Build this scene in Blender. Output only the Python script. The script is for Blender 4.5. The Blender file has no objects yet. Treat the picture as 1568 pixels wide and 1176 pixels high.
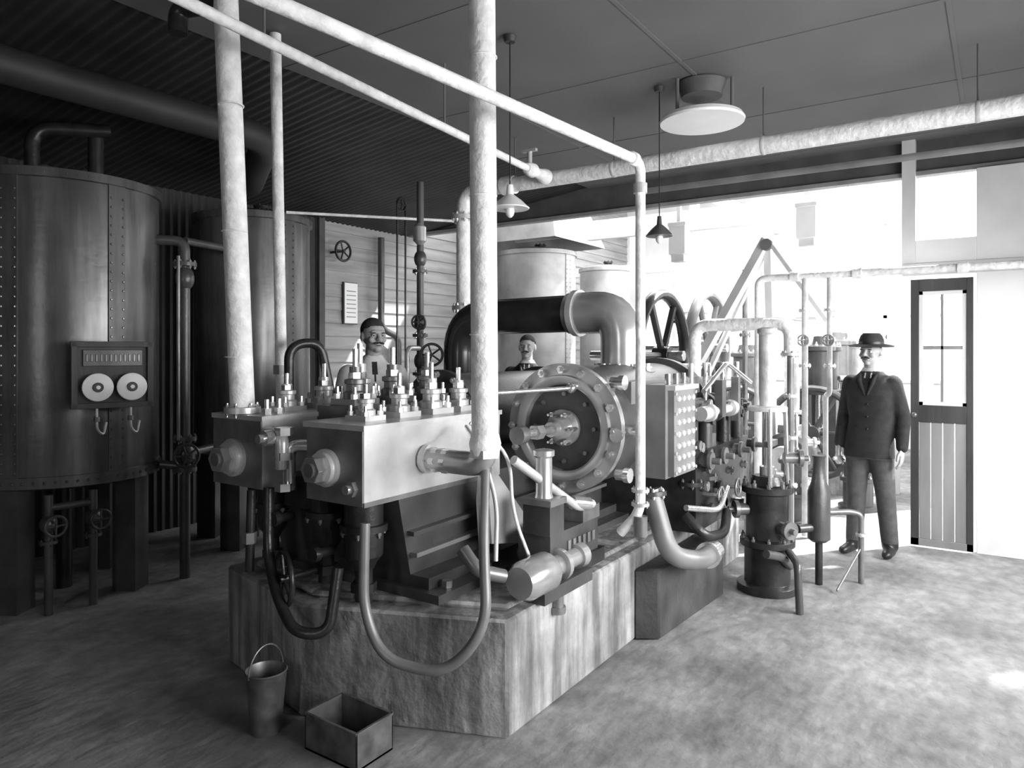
import bpy, math, random, bmesh
from mathutils import Vector as V, Matrix
random.seed(4)
sc=bpy.context.scene
try:
    sc.view_settings.view_transform='Standard'
    sc.view_settings.look='None'
    sc.view_settings.exposure=0.0
except Exception as e: print(e)

# ---------------------------------------------------------------- materials
def mat(name,v,rough=.6,metal=0.0,amt=.25,scale=6,bump=.0,bscale=40,stretch=(1,1,1),v2=None,stain=0,drip=0):
    m=bpy.data.materials.new(name); m.use_nodes=True
    nt=m.node_tree; n=nt.nodes; b=n['Principled BSDF']
    tc=n.new('ShaderNodeTexCoord'); mp=n.new('ShaderNodeMapping')
    mp.inputs['Scale'].default_value=stretch
    nt.links.new(tc.outputs['Object'],mp.inputs[0])
    ns=n.new('ShaderNodeTexNoise'); ns.inputs['Scale'].default_value=scale; ns.inputs['Detail'].default_value=6
    nt.links.new(mp.outputs[0],ns.inputs['Vector'])
    cr=n.new('ShaderNodeValToRGB')
    lo=v*(1-amt); hi=min(.95,v*(1+amt)) if v2 is None else v2
    cr.color_ramp.elements[0].position=.32; cr.color_ramp.elements[1].position=.68
    cr.color_ramp.elements[0].color=(lo,lo,lo,1); cr.color_ramp.elements[1].color=(hi,hi,hi,1)
    nt.links.new(ns.outputs[0],cr.inputs[0])
    out=cr.outputs[0]
    def mul(out,amount,scale,p0,p1,st):
        m3=n.new('ShaderNodeMapping'); m3.inputs['Scale'].default_value=st; nt.links.new(tc.outputs['Object'],m3.inputs[0])
        n3=n.new('ShaderNodeTexNoise'); n3.inputs['Scale'].default_value=scale; n3.inputs['Detail'].default_value=7; n3.inputs['Roughness'].default_value=.6
        nt.links.new(m3.outputs[0],n3.inputs['Vector'])
        c3=n.new('ShaderNodeValToRGB'); c3.color_ramp.elements[0].position=p0; c3.color_ramp.elements[1].position=p1
        q=1-amount; c3.color_ramp.elements[0].color=(q,q,q,1); c3.color_ramp.elements[1].color=(1,1,1,1)
        nt.links.new(n3.outputs[0],c3.inputs[0])
        mx=n.new('ShaderNodeMix'); mx.data_type='RGBA'; mx.blend_type='MULTIPLY'; mx.inputs[0].default_value=1
        nt.links.new(out,mx.inputs[6]); nt.links.new(c3.outputs[0],mx.inputs[7]); return mx.outputs[2]
    if stain>0: out=mul(out,stain,1.3,.38,.62,(1,1,1))
    if drip>0: out=mul(out,drip,3.0,.42,.60,(3.5,3.5,.35))
    nt.links.new(out,b.inputs['Base Color'])
    b.inputs['Roughness'].default_value=rough; b.inputs['Metallic'].default_value=metal
    if bump>0:
        n2=n.new('ShaderNodeTexNoise'); n2.inputs['Scale'].default_value=bscale; n2.inputs['Detail'].default_value=4
        nt.links.new(mp.outputs[0],n2.inputs['Vector'])
        bp=n.new('ShaderNodeBump'); bp.inputs['Strength'].default_value=bump; bp.inputs['Distance'].default_value=.02
        nt.links.new(n2.outputs[0],bp.inputs['Height']); nt.links.new(bp.outputs[0],b.inputs['Normal'])
    return m
STEEL=mat('machined_steel',.62,.32,.4,.2,5,.05,60)
DSTEEL=mat('dark_steel',.20,.35,.45,.3,7)
POL=mat('polished_steel',.76,.2,.85,.08,8)
IRON=mat('black_iron',.03,.32,.25,.4,8,.1,50)
MID=mat('painted_cast_iron',.075,.34,.2,.3,5,.08,60)
GREY=mat('grey_paint',.20,.36,.15,.2,5)
GREYL=mat('planished_sheet_steel',.50,.24,.6,.2,5)
EXH=mat('japanned_sheet_iron',.05,.18,.4,.3,5)
LAG=mat('white_lagging',.82,.75,0,.14,16,.5,26)
LAGG=mat('grey_lagging',.55,.7,0,.2,10,.35,20)
TANK=mat('tank_plate',.15,.27,.4,.2,3,.05,20,drip=.35)
TANKL=mat('tank_plate_light',.36,.4,.2,.25,3)
CONC=mat('stained_concrete',.48,.9,0,.16,9,.5,22,(1,1,1),stain=.5,drip=.55)
CONCD=mat('dark_concrete',.04,.8,0,.5,5,.3,30)
FLOOR=mat('earth_floor',.30,.7,0,.22,9,.5,12,(1,1.4,1),stain=.5)
CEIL=mat('ceiling_lining',.14,.75,0,.08,2)
ROOF=mat('dark_corrugated_iron',.033,.6,.2,.3,3)
SIDING=mat('weatherboard_paint',.36,.7,0,.2,3,0,20,(.5,1,4))
WHITE=mat('whitewash',.84,.8,0,.06,3)
DULL=mat('low_bounce_dark',.12,.8,0,.2,3)  # even dark tone, keeps bounced light off the near walls
WFRAME=mat('white_painted_timber',.72,.6,0,.08,4)
DWOOD=mat('dark_timber',.05,.55,0,.35,5,.1,40,(1,1,.2))
GWOOD=mat('grey_timber',.26,.6,0,.2,5,.05,40,(1,1,.2))
BEAM=mat('beam_timber',.09,.7,0,.25,5)
ENAM=mat('white_enamel',.85,.3,0,.03,5)
EYE=mat('eye_white',.5,.4,0,.03,5)
BLACK=mat('black_paint',.015,.4,0,.2,5)
SKIN=mat('skin',.36,.6,0,.06,12)
COAT=mat('dark_wool_coat',.022,.9,0,.3,20,.3,200)
TROU=mat('grey_wool_trousers',.075,.9,0,.2,20,.3,200)
SHIRT=mat('pale_shirt',.58,.85,0,.1,20)
HAIR=mat('dark_hair',.03,.8,0,.4,60,.4,200)
FELT=mat('felt_hat',.03,.9,0,.2,20)
TIN=mat('galvanised_tin',.18,.4,.6,.4,12)
TIND=mat('tin_inside',.04,.7,0,.3,12)
GROUND=mat('yard_gravel',.6,.95,0,.15,3)

# ---------------------------------------------------------------- mesh builder
def perp(a):
    a=a.normalized(); u=V((0,0,1)) if abs(a.z)<.9 else V((1,0,0))
    e=a.cross(u).normalized(); return e,a.cross(e).normalized()
class M:
    def __init__(s,name): s.n=name; s.v=[];s.f=[];s.mi=[];s.mats=[]
    def mid(s,m):
        if m not in s.mats: s.mats.append(m)
        return s.mats.index(m)
    def add(s,vs,fs,m):
        o=len(s.v); s.v+= [tuple(q) for q in vs]
        k=s.mid(m)
        for f in fs: s.f.append(tuple(i+o for i in f)); s.mi.append(k)
    def box(s,c,size,m,R=None):
        c=V(c); hx,hy,hz=[q/2 for q in size]
        vs=[V((x,y,z)) for x in(-hx,hx) for y in(-hy,hy) for z in(-hz,hz)]
        if R: vs=[R@q for q in vs]
        s.add([q+c for q in vs],[(0,1,3,2),(4,6,7,5),(0,4,5,1),(2,3,7,6),(0,2,6,4),(1,5,7,3)],m)
    def bx(s,x0,x1,y0,y1,z0,z1,m):
        s.box(((x0+x1)/2,(y0+y1)/2,(z0+z1)/2),(x1-x0,y1-y0,z1-z0),m)
    def beam(s,a,b,w,h,m):
        a=V(a);b=V(b);d=b-a;e,g=perp(d)
        vs=[p+e*i*w/2+g*j*h/2 for p in(a,b) for i,j in((-1,-1),(1,-1),(1,1),(-1,1))]
        s.add(vs,[(0,1,2,3),(7,6,5,4),(0,4,5,1),(1,5,6,2),(2,6,7,3),(3,7,4,0)],m)
    def lathe(s,o,ax,prof,m,seg=28,sx=1,sy=1):
        o=V(o);ax=V(ax).normalized();e,g=perp(ax)
        vs=[];fs=[];n=len(prof)
        for t,r in prof:
            for k in range(seg):
                a=2*math.pi*k/seg
                vs.append(o+ax*t+(e*math.cos(a)*sx+g*math.sin(a)*sy)*max(r,1e-4))
        for i in range(n-1):
            for k in range(seg):
                k2=(k+1)%seg
                fs.append((i*seg+k,i*seg+k2,(i+1)*seg+k2,(i+1)*seg+k))
        fs.append(tuple(range(seg))); fs.append(tuple((n-1)*seg+k for k in reversed(range(seg))))
        s.add(vs,fs,m)
    def cyl(s,a,b,r,m,r2=None,seg=20):
        a=V(a);b=V(b);d=b-a
        s.lathe(a,d,[(0,r),(d.length,r if r2 is None else r2)],m,seg)
    def tube(s,pts,r,m,bend=.08,seg=14):
        pts=[V(p) for p in pts]; P=[pts[0]]; 
        for i in range(1,len(pts)-1):
            a,b,c=pts[i-1],pts[i],pts[i+1]
            l=min(bend,(a-b).length*.48,(c-b).length*.48)
            p0=b+(a-b).normalized()*l; p2=b+(c-b).normalized()*l
            for k in range(9):
                t=k/8; P.append(p0*(1-t)**2+b*2*t*(1-t)+p2*t*t)
        P.append(pts[-1])
        vs=[];fs=[]; e=None
        for i,p in enumerate(P):
            d=((P[i+1]-p).normalized() if i<len(P)-1 else V((0,0,0)))+((p-P[i-1]).normalized() if i>0 else V((0,0,0)))
            d.normalize()
            if e is None: e,_=perp(d)
            e=(e-d*e.dot(d)).normalized(); g=d.cross(e)
            for k in range(seg):
                a=2*math.pi*k/seg; vs.append(p+(e*math.cos(a)+g*math.sin(a))*r)
        for i in range(len(P)-1):
            for k in range(seg):
                k2=(k+1)%seg; fs.append((i*seg+k,i*seg+k2,(i+1)*seg+k2,(i+1)*seg+k))
        fs.append(tuple(range(seg))); fs.append(tuple((len(P)-1)*seg+k for k in reversed(range(seg))))
        s.add(vs,fs,m)
    def ball(s,c,r,m,seg=14,R=None):
        if not hasattr(r,'__len__'): r=(r,r,r)
        c=V(c);vs=[];fs=[];n=seg//2
        for i in range(n+1):
            th=math.pi*i/n
            for k in range(seg):
                a=2*math.pi*k/seg
                q=V((r[0]*max(math.sin(th),.001)*math.cos(a),r[1]*max(math.sin(th),.001)*math.sin(a),r[2]*math.cos(th)))
                if R: q=R@q
                vs.append(c+q)
        for i in range(n):
            for k in range(seg):
                k2=(k+1)%seg; fs.append((i*seg+k,i*seg+k2,(i+1)*seg+k2,(i+1)*seg+k))
        fs.append(tuple(range(seg)));fs.append(tuple(n*seg+k for k in reversed(range(seg))))
        s.add(vs,fs,m)
    def hexn(s,p,ax,r,h,m): s.lathe(p,ax,[(0,r),(h,r)],m,6)
    def bolts(s,c,ax,R,n,r,h,m,ph=0,stud=True):
        c=V(c);ax=V(ax).normalized();e,g=perp(ax)
        for k in range(n):
            a=2*math.pi*(k+ph)/n; p=c+(e*math.cos(a)+g*math.sin(a))*R
            s.hexn(p,ax,r,h,m)
            if stud: s.lathe(p,ax,[(0,r*.5),(h*1.7,r*.5)],m,8)
    def flange(s,p,ax,r,t,m,n=6,bm=None):
        p=V(p);ax=V(ax).normalized()
        s.lathe(p-ax*t,ax,[(0,r),(2*t,r)],m,24)
        s.bolts(p+ax*t,ax,r*.8,n,r*.12,r*.14,bm or m); s.bolts(p-ax*t,-ax,r*.8,n,r*.12,r*.14,bm or m)
    def ring(s,c,ax,R,r,m,seg=32,w=None):
        c=V(c);e,g=perp(V(ax));a=V(ax).normalized();vs=[];fs=[];q=10;w=w or r
        for k in range(seg):
            t=2*math.pi*k/seg;d=e*math.cos(t)+g*math.sin(t)
            for j in range(q):
                u=2*math.pi*j/q; vs.append(c+d*(R+r*math.cos(u))+a*w*math.sin(u))
        for k in range(seg):
            for j in range(q):
                fs.append((k*q+j,k*q+(j+1)%q,((k+1)%seg)*q+(j+1)%q,((k+1)%seg)*q+j))
        s.add(vs,fs,m)
    def wheel(s,c,ax,R,r,m,n=5,w=None):
        c=V(c);e,g=perp(V(ax));a=V(ax).normalized()
        s.ring(c,ax,R,r,m,36,w)
        s.lathe(c-a*r*1.6,ax,[(0,R*.16),(r*3.2,R*.16)],m,14)
        for k in range(n):
            t=2*math.pi*k/n;d=e*math.cos(t)+g*math.sin(t)
            s.cyl(c,c+d*R,r*.7,m,seg=8)
    def prism(s,poly,y0,y1,m):
        n=len(poly); vs=[(x,y0,z) for x,z in poly]+[(x,y1,z) for x,z in poly]
        fs=[tuple(range(n)),tuple(range(2*n-1,n-1,-1))]+[(i,(i+1)%n,n+(i+1)%n,n+i) for i in range(n)]
        s.add(vs,fs,m)
    def poly_z(s,poly,z0,z1,m):
        n=len(poly); vs=[(x,y,z0) for x,y in poly]+[(x,y,z1) for x,y in poly]
        fs=[tuple(range(n)),tuple(range(2*n-1,n-1,-1))]+[(i,(i+1)%n,n+(i+1)%n,n+i) for i in range(n)]
        s.add(vs,fs,m)
    def build(s,bevel=0.003,angle=36):
        me=bpy.data.meshes.new(s.n); me.from_pydata(s.v,[],s.f)
        for m in s.mats: me.materials.append(m)
        me.polygons.foreach_set('material_index',s.mi)
        bm=bmesh.new(); bm.from_mesh(me); bmesh.ops.recalc_face_normals(bm,faces=bm.faces); bm.to_mesh(me); bm.free()
        me.shade_smooth()
        me.set_sharp_from_angle(angle=math.radians(angle))
        o=bpy.data.objects.new(s.n,me); sc.collection.objects.link(o)
        if bevel:
            b=o.modifiers.new('bevel','BEVEL'); b.width=bevel; b.segments=1; b.limit_method='ANGLE'; b.angle_limit=math.radians(50)
        return o

# ---------------------------------------------------------------- room shell
m=M('floor'); m.bx(-3,13.5,-2,6.4,-.1,0,FLOOR); m.build(0)
m=M('yard_ground'); m.bx(-20,60,-40,40,-.3,-.11,GROUND); m.build(0)

def siding(m,x0,x1,y,z0,z1,mt,step=.15):
    z=z0
    while z<z1-.01:
        zz=min(z+step,z1)
        m.add([(x0,y-.025,z),(x1,y-.025,z),(x1,y-.004,zz),(x0,y-.004,zz),(x0,y+.03,z),(x1,y+.03,z),(x1,y+.03,zz),(x0,y+.03,zz)],
              [(0,1,2,3),(7,6,5,4),(0,4,5,1),(1,5,6,2),(2,6,7,3),(3,7,4,0)],mt)
        z+=step
def corr(m,x0,x1,y0,z0,y1,z1,mt,pitch=.076,amp=.009,nrm=(0,-1,0)):
    n=int((x1-x0)/pitch*6); N=V(nrm); vs=[];fs=[]
    for i in range(n+1):
        x=x0+(x1-x0)*i/n; o=N*(amp*math.sin(2*math.pi*x/pitch))
        vs.append(V((x,y0,z0))+o); vs.append(V((x,y1,z1))+o)
    for i in range(n): fs.append((2*i,2*i+1,2*i+3,2*i+2))
    m.add(vs,fs,mt)
m=M('wall_left')
corr(m,-3,5.4,6.28,0,6.28,3.12,ROOF)
m.bx(-3,5.4,6.3,6.4,0,3.12,ROOF)
siding(m,5.4,7.0,6.33,0,3.12,SIDING); siding(m,7.0,13.5,6.33,0,4.8,SIDING)
m.bx(5.38,5.46,6.24,6.34,0,3.12,BEAM)
m.bx(5.4,13.5,6.36,6.4,0,4.8,SIDING)
m.build(0)
m=M('wall_notice'); m.bx(5.78,5.98,6.27,6.28,1.95,2.42,ENAM); m.bx(5.77,5.99,6.28,6.30,1.94,2.43,DWOOD)
for i in range(7): m.bx(5.81,5.95,6.265,6.27,2.02+i*.05,2.03+i*.05,GREY)
m.build(0)

m=M('ceiling')
m.bx(-3,7.0,-2,3.7,3.4,3.46,CEIL)
for x in [-1,.3,1.6,2.9,4.2,5.5,6.7]: m.bx(x,x+.03,-2,3.7,3.396,3.4,CEIL)
for y in [-1.2,.2,1.6,3.0]: m.bx(-3,7,y,y+.025,3.395,3.4,CEIL)
m.build(0)
m=M('roof_lean_to')
corr(m,-3,7.0,3.7,3.42,6.35,3.10,ROOF,amp=.006,nrm=(0,0,-1))
m.bx(-3,7,3.7,6.4,3.5,3.55,ROOF)
m.build(0)
m=M('trim_header_beam')
m.bx(6.95,7.12,-2,6.4,3.14,3.5,BEAM)
m.bx(6.9,7.0,-2,6.4,3.10,3.14,GWOOD)
m.build(.004)
m=M('wall_bay_upper'); m.bx(7.0,7.06,-2,6.4,3.5,4.8,WHITE); m.build(0)
m=M('wall_right')
m.bx(-3,6.85,-2.06,-2,0,.9,DULL); m.bx(-3,6.85,-2.06,-2,2.7,3.4,DULL)
m.bx(-3,.3,-2.06,-2,.9,2.7,DULL); m.bx(5.2,6.85,-2.06,-2,.9,2.7,DULL)
m.build(0)
m=M('window_1')
for i in range(8):
    x=.3+i*.7; m.bx(x-.025,x+.025,-2.05,-1.99,.9,2.7,WFRAME)
for z in (.92,1.8,2.68): m.bx(.3,5.2,-2.05,-1.99,z-.025,z+.025,WFRAME)
m.build(0)
m=M('wall_rear'); m.bx(-3.06,-3,-2,6.4,0,3.5,DULL); m.build(0)
m=M('wall_end')
m.bx(13.5,13.56,.65,6.4,0,1.1,WHITE); m.bx(13.5,13.56,.65,6.4,3.3,4.8,WHITE); m.bx(13.5,13.56,5.4,6.4,1.1,3.3,WHITE); m.bx(13.5,13.56,2.8,3.3,1.1,3.3,WHITE)
m.build(0)
m=M('window_2')
for i in range(6):
    y=.65+i*.93; m.bx(13.47,13.55,y-.03,y+.03,1.1,3.3,WFRAME)
for z in (1.12,2.2,3.28): m.bx(13.47,13.55,.65,5.4,z-.025,z+.025,WFRAME)
m.build(0)
m=M('wall_bay_right')
m.bx(11.2,13.5,.59,.65,0,3.9,WHITE); m.bx(6.9,13.5,.59,.65,3.9,4.2,WHITE)
m.bx(8.6,8.7,.57,.67,0,3.9,WFRAME); m.bx(8.7,11.2,.59,.65,0,.8,WHITE)
m.bx(6.86,6.96,.58,.68,2.36,3.9,WFRAME); m.bx(8.7,11.2,.6,.64,2.3,2.36,WFRAME)
m.build(0)
m=M('roof_far_bay')
for i in range(8):
    x=7.2+i*.9; m.bx(x-.04,x+.04,.6,6.4,4.55,4.75,WFRAME)
m.bx(7.0,13.5,4.8,6.4,4.75,4.8,WHITE); m.bx(11.4,13.5,.6,5.0,4.75,4.8,WHITE)
for y in (1.5,3.3): m.bx(7,13.5,y,y+.1,3.75,3.9,WFRAME)
m.bx(9.2,9.3,.6,6.4,3.3,3.5,WFRAME); m.bx(10.9,11.0,.6,6.4,2.9,3.05,WFRAME); m.bx(8.0,8.08,.6,4.3,3.02,3.12,WFRAME)
for y in(1.5,3.3): m.bx(9.2,9.3,y,y+.1,3.5,3.8,WFRAME)
for x,y in((9.25,1.0),(9.25,4.2),(11.0,2.9)): m.bx(x-.06,x+.06,y-.06,y+.06,0,3.3 if x<10 else 2.9,WFRAME)
m.build(0)
m=M('wall_partition')
m.bx(6.86,6.92,-2,.15,0,2.32,WHITE); m.bx(6.85,6.93,-2,.68,2.26,2.36,WFRAME)
m.bx(6.86,6.92,-2,.15,2.36,3.1,WHITE); m.bx(6.86,6.92,.15,.58,2.36,2.55,WHITE)
m.build(.003)
m=M('door_1')
dx=6.80
def D(y0,y1,z0,z1,mt,t=.045,off=0): m.bx(dx+off,dx+off+t,y0,y1,z0,z1,mt)
D(.17,.215,.02,2.22,DWOOD); D(.55,.61,.02,2.22,DWOOD)
D(.215,.55,2.12,2.22,DWOOD); D(.215,.55,1.04,1.18,DWOOD); D(.17,.61,.02,.08,GWOOD)
for i in range(4): D(.215+i*.084,.215+i*.084+.079,.08,1.04,GWOOD,.02,.006)
D(.215,.55,1.64,1.67,GWOOD,.02,.012); D(.375,.395,1.18,2.12,GWOOD,.02,.012)
D(.215,.245,1.18,2.12,WFRAME,.03,.008); D(.52,.55,1.18,2.12,WFRAME,.03,.008); D(.215,.55,1.18,1.21,WFRAME,.03,.008); D(.215,.55,2.09,2.12,WFRAME,.03,.008)
m.ball((dx-.03,.58,1.10),.022,DSTEEL); m.cyl((dx-.03,.58,1.10),(dx+.01,.58,1.10),.01,DSTEEL)
m.build(.002)

# ---------------------------------------------------------------- foundation
m=M('concrete_foundation')
m.poly_z([(2.47,1.70),(5.7,1.70),(5.7,3.36),(2.28,3.36),(2.11,2.57)],0,.5,CONC)
m.poly_z([(2.55,1.76),(5.6,1.76),(5.6,3.22),(2.35,3.22),(2.2,2.6)],.5,.53,CONC)
m.poly_z([(3.80,1.58),(4.75,1.52),(4.75,1.70),(3.72,1.70)],0,.40,CONCD)  # dark block standing in for a clutter of pipes and fittings
m.build(.012)

# ---------------------------------------------------------------- main machine
m=M('refrigeration_compressor')
def valve(x,y,z,s=1.0,stem=.1,mt=STEEL):
    m.box((x,y,z+.015*s),(.17*s,.17*s,.03*s),mt)
    m.lathe((x,y,z+.03*s),(0,0,1),[(0,.06*s),(.03*s,.06*s),(.04*s,.045*s),(.07*s,.045*s),(.075*s,.055*s),(.095*s,.055*s),(.1*s,.03*s),(.1*s+stem*.5,.03*s)],mt,20)
    m.hexn((x,y,z+.13*s),(0,0,1),.035*s,.03*s,POL)
    m.lathe((x,y,z+.13*s),(0,0,1),[(0,.014*s),(stem+.03*s,.014*s)],POL,10)
    for i in(-1,1):
        for j in(-1,1):
            p=(x+i*.062*s,y+j*.062*s,z+.03*s)
            m.hexn(p,(0,0,1),.02*s,.025*s,STEEL); m.lathe(p,(0,0,1),[(0,.010*s),(.06*s,.010*s)],POL,8)
# block A
m.bx(2.12,3.10,2.185,2.535,.976,1.315,STEEL)
m.bx(2.105,3.10,2.17,2.55,1.295,1.318,STEEL)
m.bx(2.115,3.0,2.178,2.19,.976,.996,DSTEEL)
m.bx(2.112,2.13,2.187,2.533,.978,1.295,DSTEEL)  # darker front plate paints in the shade on this face
m.lathe((2.12,2.40,1.125),(-1,0,0),[(0,.082),(.025,.082),(.03,.07),(.05,.07)],STEEL,28)
m.hexn((2.07,2.40,1.125),(-1,0,0),.058,.055,POL); m.lathe((2.02,2.40,1.125),(-1,0,0),[(0,.03),(.012,.03)],DSTEEL)
m.hexn((2.12,2.245,1.05),(-1,0,0),.036,.03,DSTEEL); m.lathe((2.1,2.245,1.05),(-1,0,0),[(0,.02),(.03,.02)],POL)
# block B
m.bx(2.08,3.0,2.80,3.17,.99,1.325,STEEL)
m.bx(2.07,3.0,2.79,3.18,1.305,1.328,STEEL)
m.bx(2.072,2.09,2.802,3.168,.992,1.305,DSTEEL)  # same shade put into the colour of block B's front
m.lathe((2.08,3.0,1.125),(-1,0,0),[(0,.09),(.025,.09),(.03,.075),(.05,.075)],STEEL,28)
m.hexn((2.03,3.0,1.125),(-1,0,0),.062,.055,POL); m.lathe((1.98,3.0,1.125),(-1,0,0),[(0,.03),(.012,.03)],DSTEEL)
for x,s,st in((2.30,.75,.04),(2.52,.85,.07),(2.75,.95,.1),(2.97,.9,.08)): valve(x,2.36,1.318,s,st)
for x,s,st in((2.36,.8,.06),(2.60,.9,.09),(2.86,1.15,.16)): valve(x,2.98,1.328,s,st)
for x,s,st in((2.55,1.0,.12),(2.82,1.05,.12),(3.1,1.0,.10)): valve(x,2.69,1.36,s,st,DSTEEL)
for x in(2.15,2.22):
    for y in (2.86,3.10): m.hexn((x,y,1.328),(0,0,1),.022,.03,POL); m.cyl((x,y,1.33),(x,y,1.40),.011,POL,seg=8)
m.flange((2.13,3.02,1.345),(0,0,1),.085,.014,STEEL,6,POL)
m.bx(2.4,3.4,2.535,2.80,1.02,1.36,MID)
m.tube([(2.50,3.14,1.33),(2.50,3.14,1.66),(2.66,3.08,1.68),(2.72,3.05,1.35)],.026,IRON,.09)
m.tube([(2.18,2.55,1.2),(2.12,2.66,1.2),(2.12,2.66,1.0)],.028,POL,.05)
m.tube([(2.1,2.80,1.25),(2.08,2.66,1.25),(2.08,2.66,1.1)],.03,STEEL,.05)
for z in(1.25,1.14,1.0): m.hexn((2.09,2.66,z),(0,0,1),.042,.035,POL)
m.lathe((2.05,2.70,1.24),(-1,0,0),[(0,.035),(.04,.035),(.045,.02),(.07,.02)],POL,12)
def plunger(x,y,z0,z1,r):
    h=z0-z1
    m.lathe((x,y,z0),(0,0,-1),[(0,r),(.02,r),(.025,r*.88),(h*.35,r*.88),(h*.36,r*1.08),(h*.45,r*1.08),(h*.46,r*.9),(h*.8,r*.86),(h*.9,r*.6),(h,r*.45)],IRON,24)
    m.bolts((x,y,z0-h*.45),(0,0,-1),r*.95,6,.012,.015,DSTEEL)
    m.cyl((x,y,z1),(x,y,z1-.14),r*.4,IRON); m.hexn((x,y,z1-.06),(0,0,-1),r*.6,.04,IRON)
plunger(2.27,2.34,.976,.66,.098); plunger(2.27,2.585,1.0,.70,.09); plunger(2.25,2.95,.99,.72,.08)
m.bx(2.2,2.5,2.5,2.8,.9,1.05,IRON)
m.tube([(2.10,2.78,1.0),(2.08,2.76,.7),(2.02,2.62,.55),(1.98,2.45,.44),(2.06,2.33,.44),(2.12,2.34,.7)],.024,IRON,.12)
m.wheel((2.06,2.62,.62),(-1,.4,0),.115,.012,IRON,5); m.cyl((2.06,2.62,.62),(2.3,2.6,.62),.014,IRON)
m.tube([(2.05,2.84,.99),(2.04,2.84,.62)],.02,IRON); m.hexn((2.04,2.84,.8),(0,0,-1),.034,.05,DSTEEL)
for z,y in((.86,2.74),(.74,2.47)): m.lathe((2.2,y,z),(-1,0,0),[(0,.022),(.08,.022),(.08,.032),(.11,.032)],IRON,12)
# cast bed
m.prism([(2.44,.53),(4.9,.53),(4.9,1.0),(3.1,1.0),(2.34,.985)],2.20,3.1,MID)
m.prism([(2.38,.53),(5.0,.53),(5.0,.57),(2.38,.57)],2.00,3.18,MID)
m.prism([(2.42,.57),(4.95,.57),(4.95,.62),(2.42,.62)],2.09,3.15,MID)
m.prism([(2.42,.70),(4.9,.74),(4.9,.76),(2.42,.72)],2.16,2.24,GREY)
m.prism([(2.40,.80),(4.9,.84),(4.9,.86),(2.40,.82)],2.16,2.24,MID)
for x in(2.5,2.8,3.1): m.hexn((x,2.05,.57),(0,0,1),.025,.03,DSTEEL)
m.prism([(2.80,1.08),(3.16,.72),(3.20,.62),(2.80,.70),(2.78,.9)],2.02,2.10,STEEL)
# steam cylinder
ax=(1,0,0); C=V((3.38,1.97,1.21))
m.lathe(C,ax,[(.05,0.02),(.05,.23),(.0,.235),(-.01,.25),(-.01,.285),(.012,.29),(.012,.352),(.055,.352),(.06,.33)],GREYL,56)
m.lathe(C+V((.035,0,0)),ax,[(-.0,.23),(.02,.23)],MID,48)
m.lathe(C+V((.055,0,0)),ax,[(0,.335),(1.25,.335),(1.25,.37),(1.32,.37),(1.32,.3)],MID,48)
m.bolts(C+V((.012,0,0)),(-1,0,0),.318,16,.023,.028,POL)
m.lathe(C+V((.03,0,0)),(-1,0,0),[(0,.10),(.02,.10),(.03,.065),(.10,.06),(.11,.045),(.15,.04)],GREYL,28)
m.bolts(C+V((.01,0,0)),(-1,0,0),.085,6,.014,.05,POL)
m.cyl(C+V((-.38,0,0)),C,.024,POL)
m.lathe(C+V((-.28,0,0)),(1,0,0),[(0,.04),(.06,.04)],GREYL,6)
m.lathe(C+V((-.38,0,0)),(-1,0,0),[(0,.045),(.06,.045)],DSTEEL,20)
for a in range(8):
    t=a*math.pi/4; m.hexn(C+V((.03,math.cos(t)*.185,math.sin(t)*.185)),(-1,0,0),.012,.012,DSTEEL)
for dz,dy in((.0,-.39),(-.24,-.33),(.25,-.30)): 
    m.lathe(C+V((.1,dy+.05,dz)),(0,-1,0),[(0,.03),(.05,.03),(.05,.04),(.08,.04)],POL,14)
m.lathe((3.45,1.66,1.19),(-1,-.3,0),[(0,.025),(.07,.025),(.07,.035),(.10,.035)],POL,12)
# top box & exhaust pipe
m.bx(3.6,4.68,1.66,2.3,1.2,1.46,GREY)
m.flange((4.2,2.0,1.48),(0,0,1),.21,.02,GREY,10,STEEL)
m.tube([(4.2,2.0,1.5),(4.2,2.0,1.88),(4.2,2.38,1.88)],.138,GREYL,.25,30)
m.tube([(4.2,2.30,1.88),(4.2,3.32,1.87),(4.2,3.32,1.2)],.125,EXH,.25,30)
m.lathe((4.2,2.30,1.88),(0,1,0),[(0,.155),(.04,.155)],STEEL,36)
m.lathe((3.5,2.95,1.21),ax,[(0,.1),(0,.30),(.05,.30),(.06,.27),(1.2,.27),(1.2,.3),(1.26,.3),(1.26,.1)],MID,40)
m.bolts((3.5,2.95,1.21),(-1,0,0),.27,12,.02,.02,STEEL)
# steam chest with studded cover
m.bx(3.74,4.14,1.52,1.80,.92,1.44,GREY)
m.bx(3.78,4.11,1.485,1.52,.93,1.41,GREY)
for i in range(4):
    for j in range(7):
        p=(3.83+i*.075,1.485,.965+j*.066); m.lathe(p,(0,-1,0),[(0,.016),(.012,.016),(.018,.009)],ENAM,8)
for j in range(5):
    for x in(3.79,4.10): m.hexn((x,1.485,.95+j*.11),(0,-1,0),.010,.012,STEEL)
m.bx(3.76,4.13,1.47,1.56,1.41,1.435,STEEL)
for x in(3.82,3.94,4.06): m.cyl((x,1.54,1.435),(x,1.54,1.50),.016,POL,seg=8)
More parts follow.
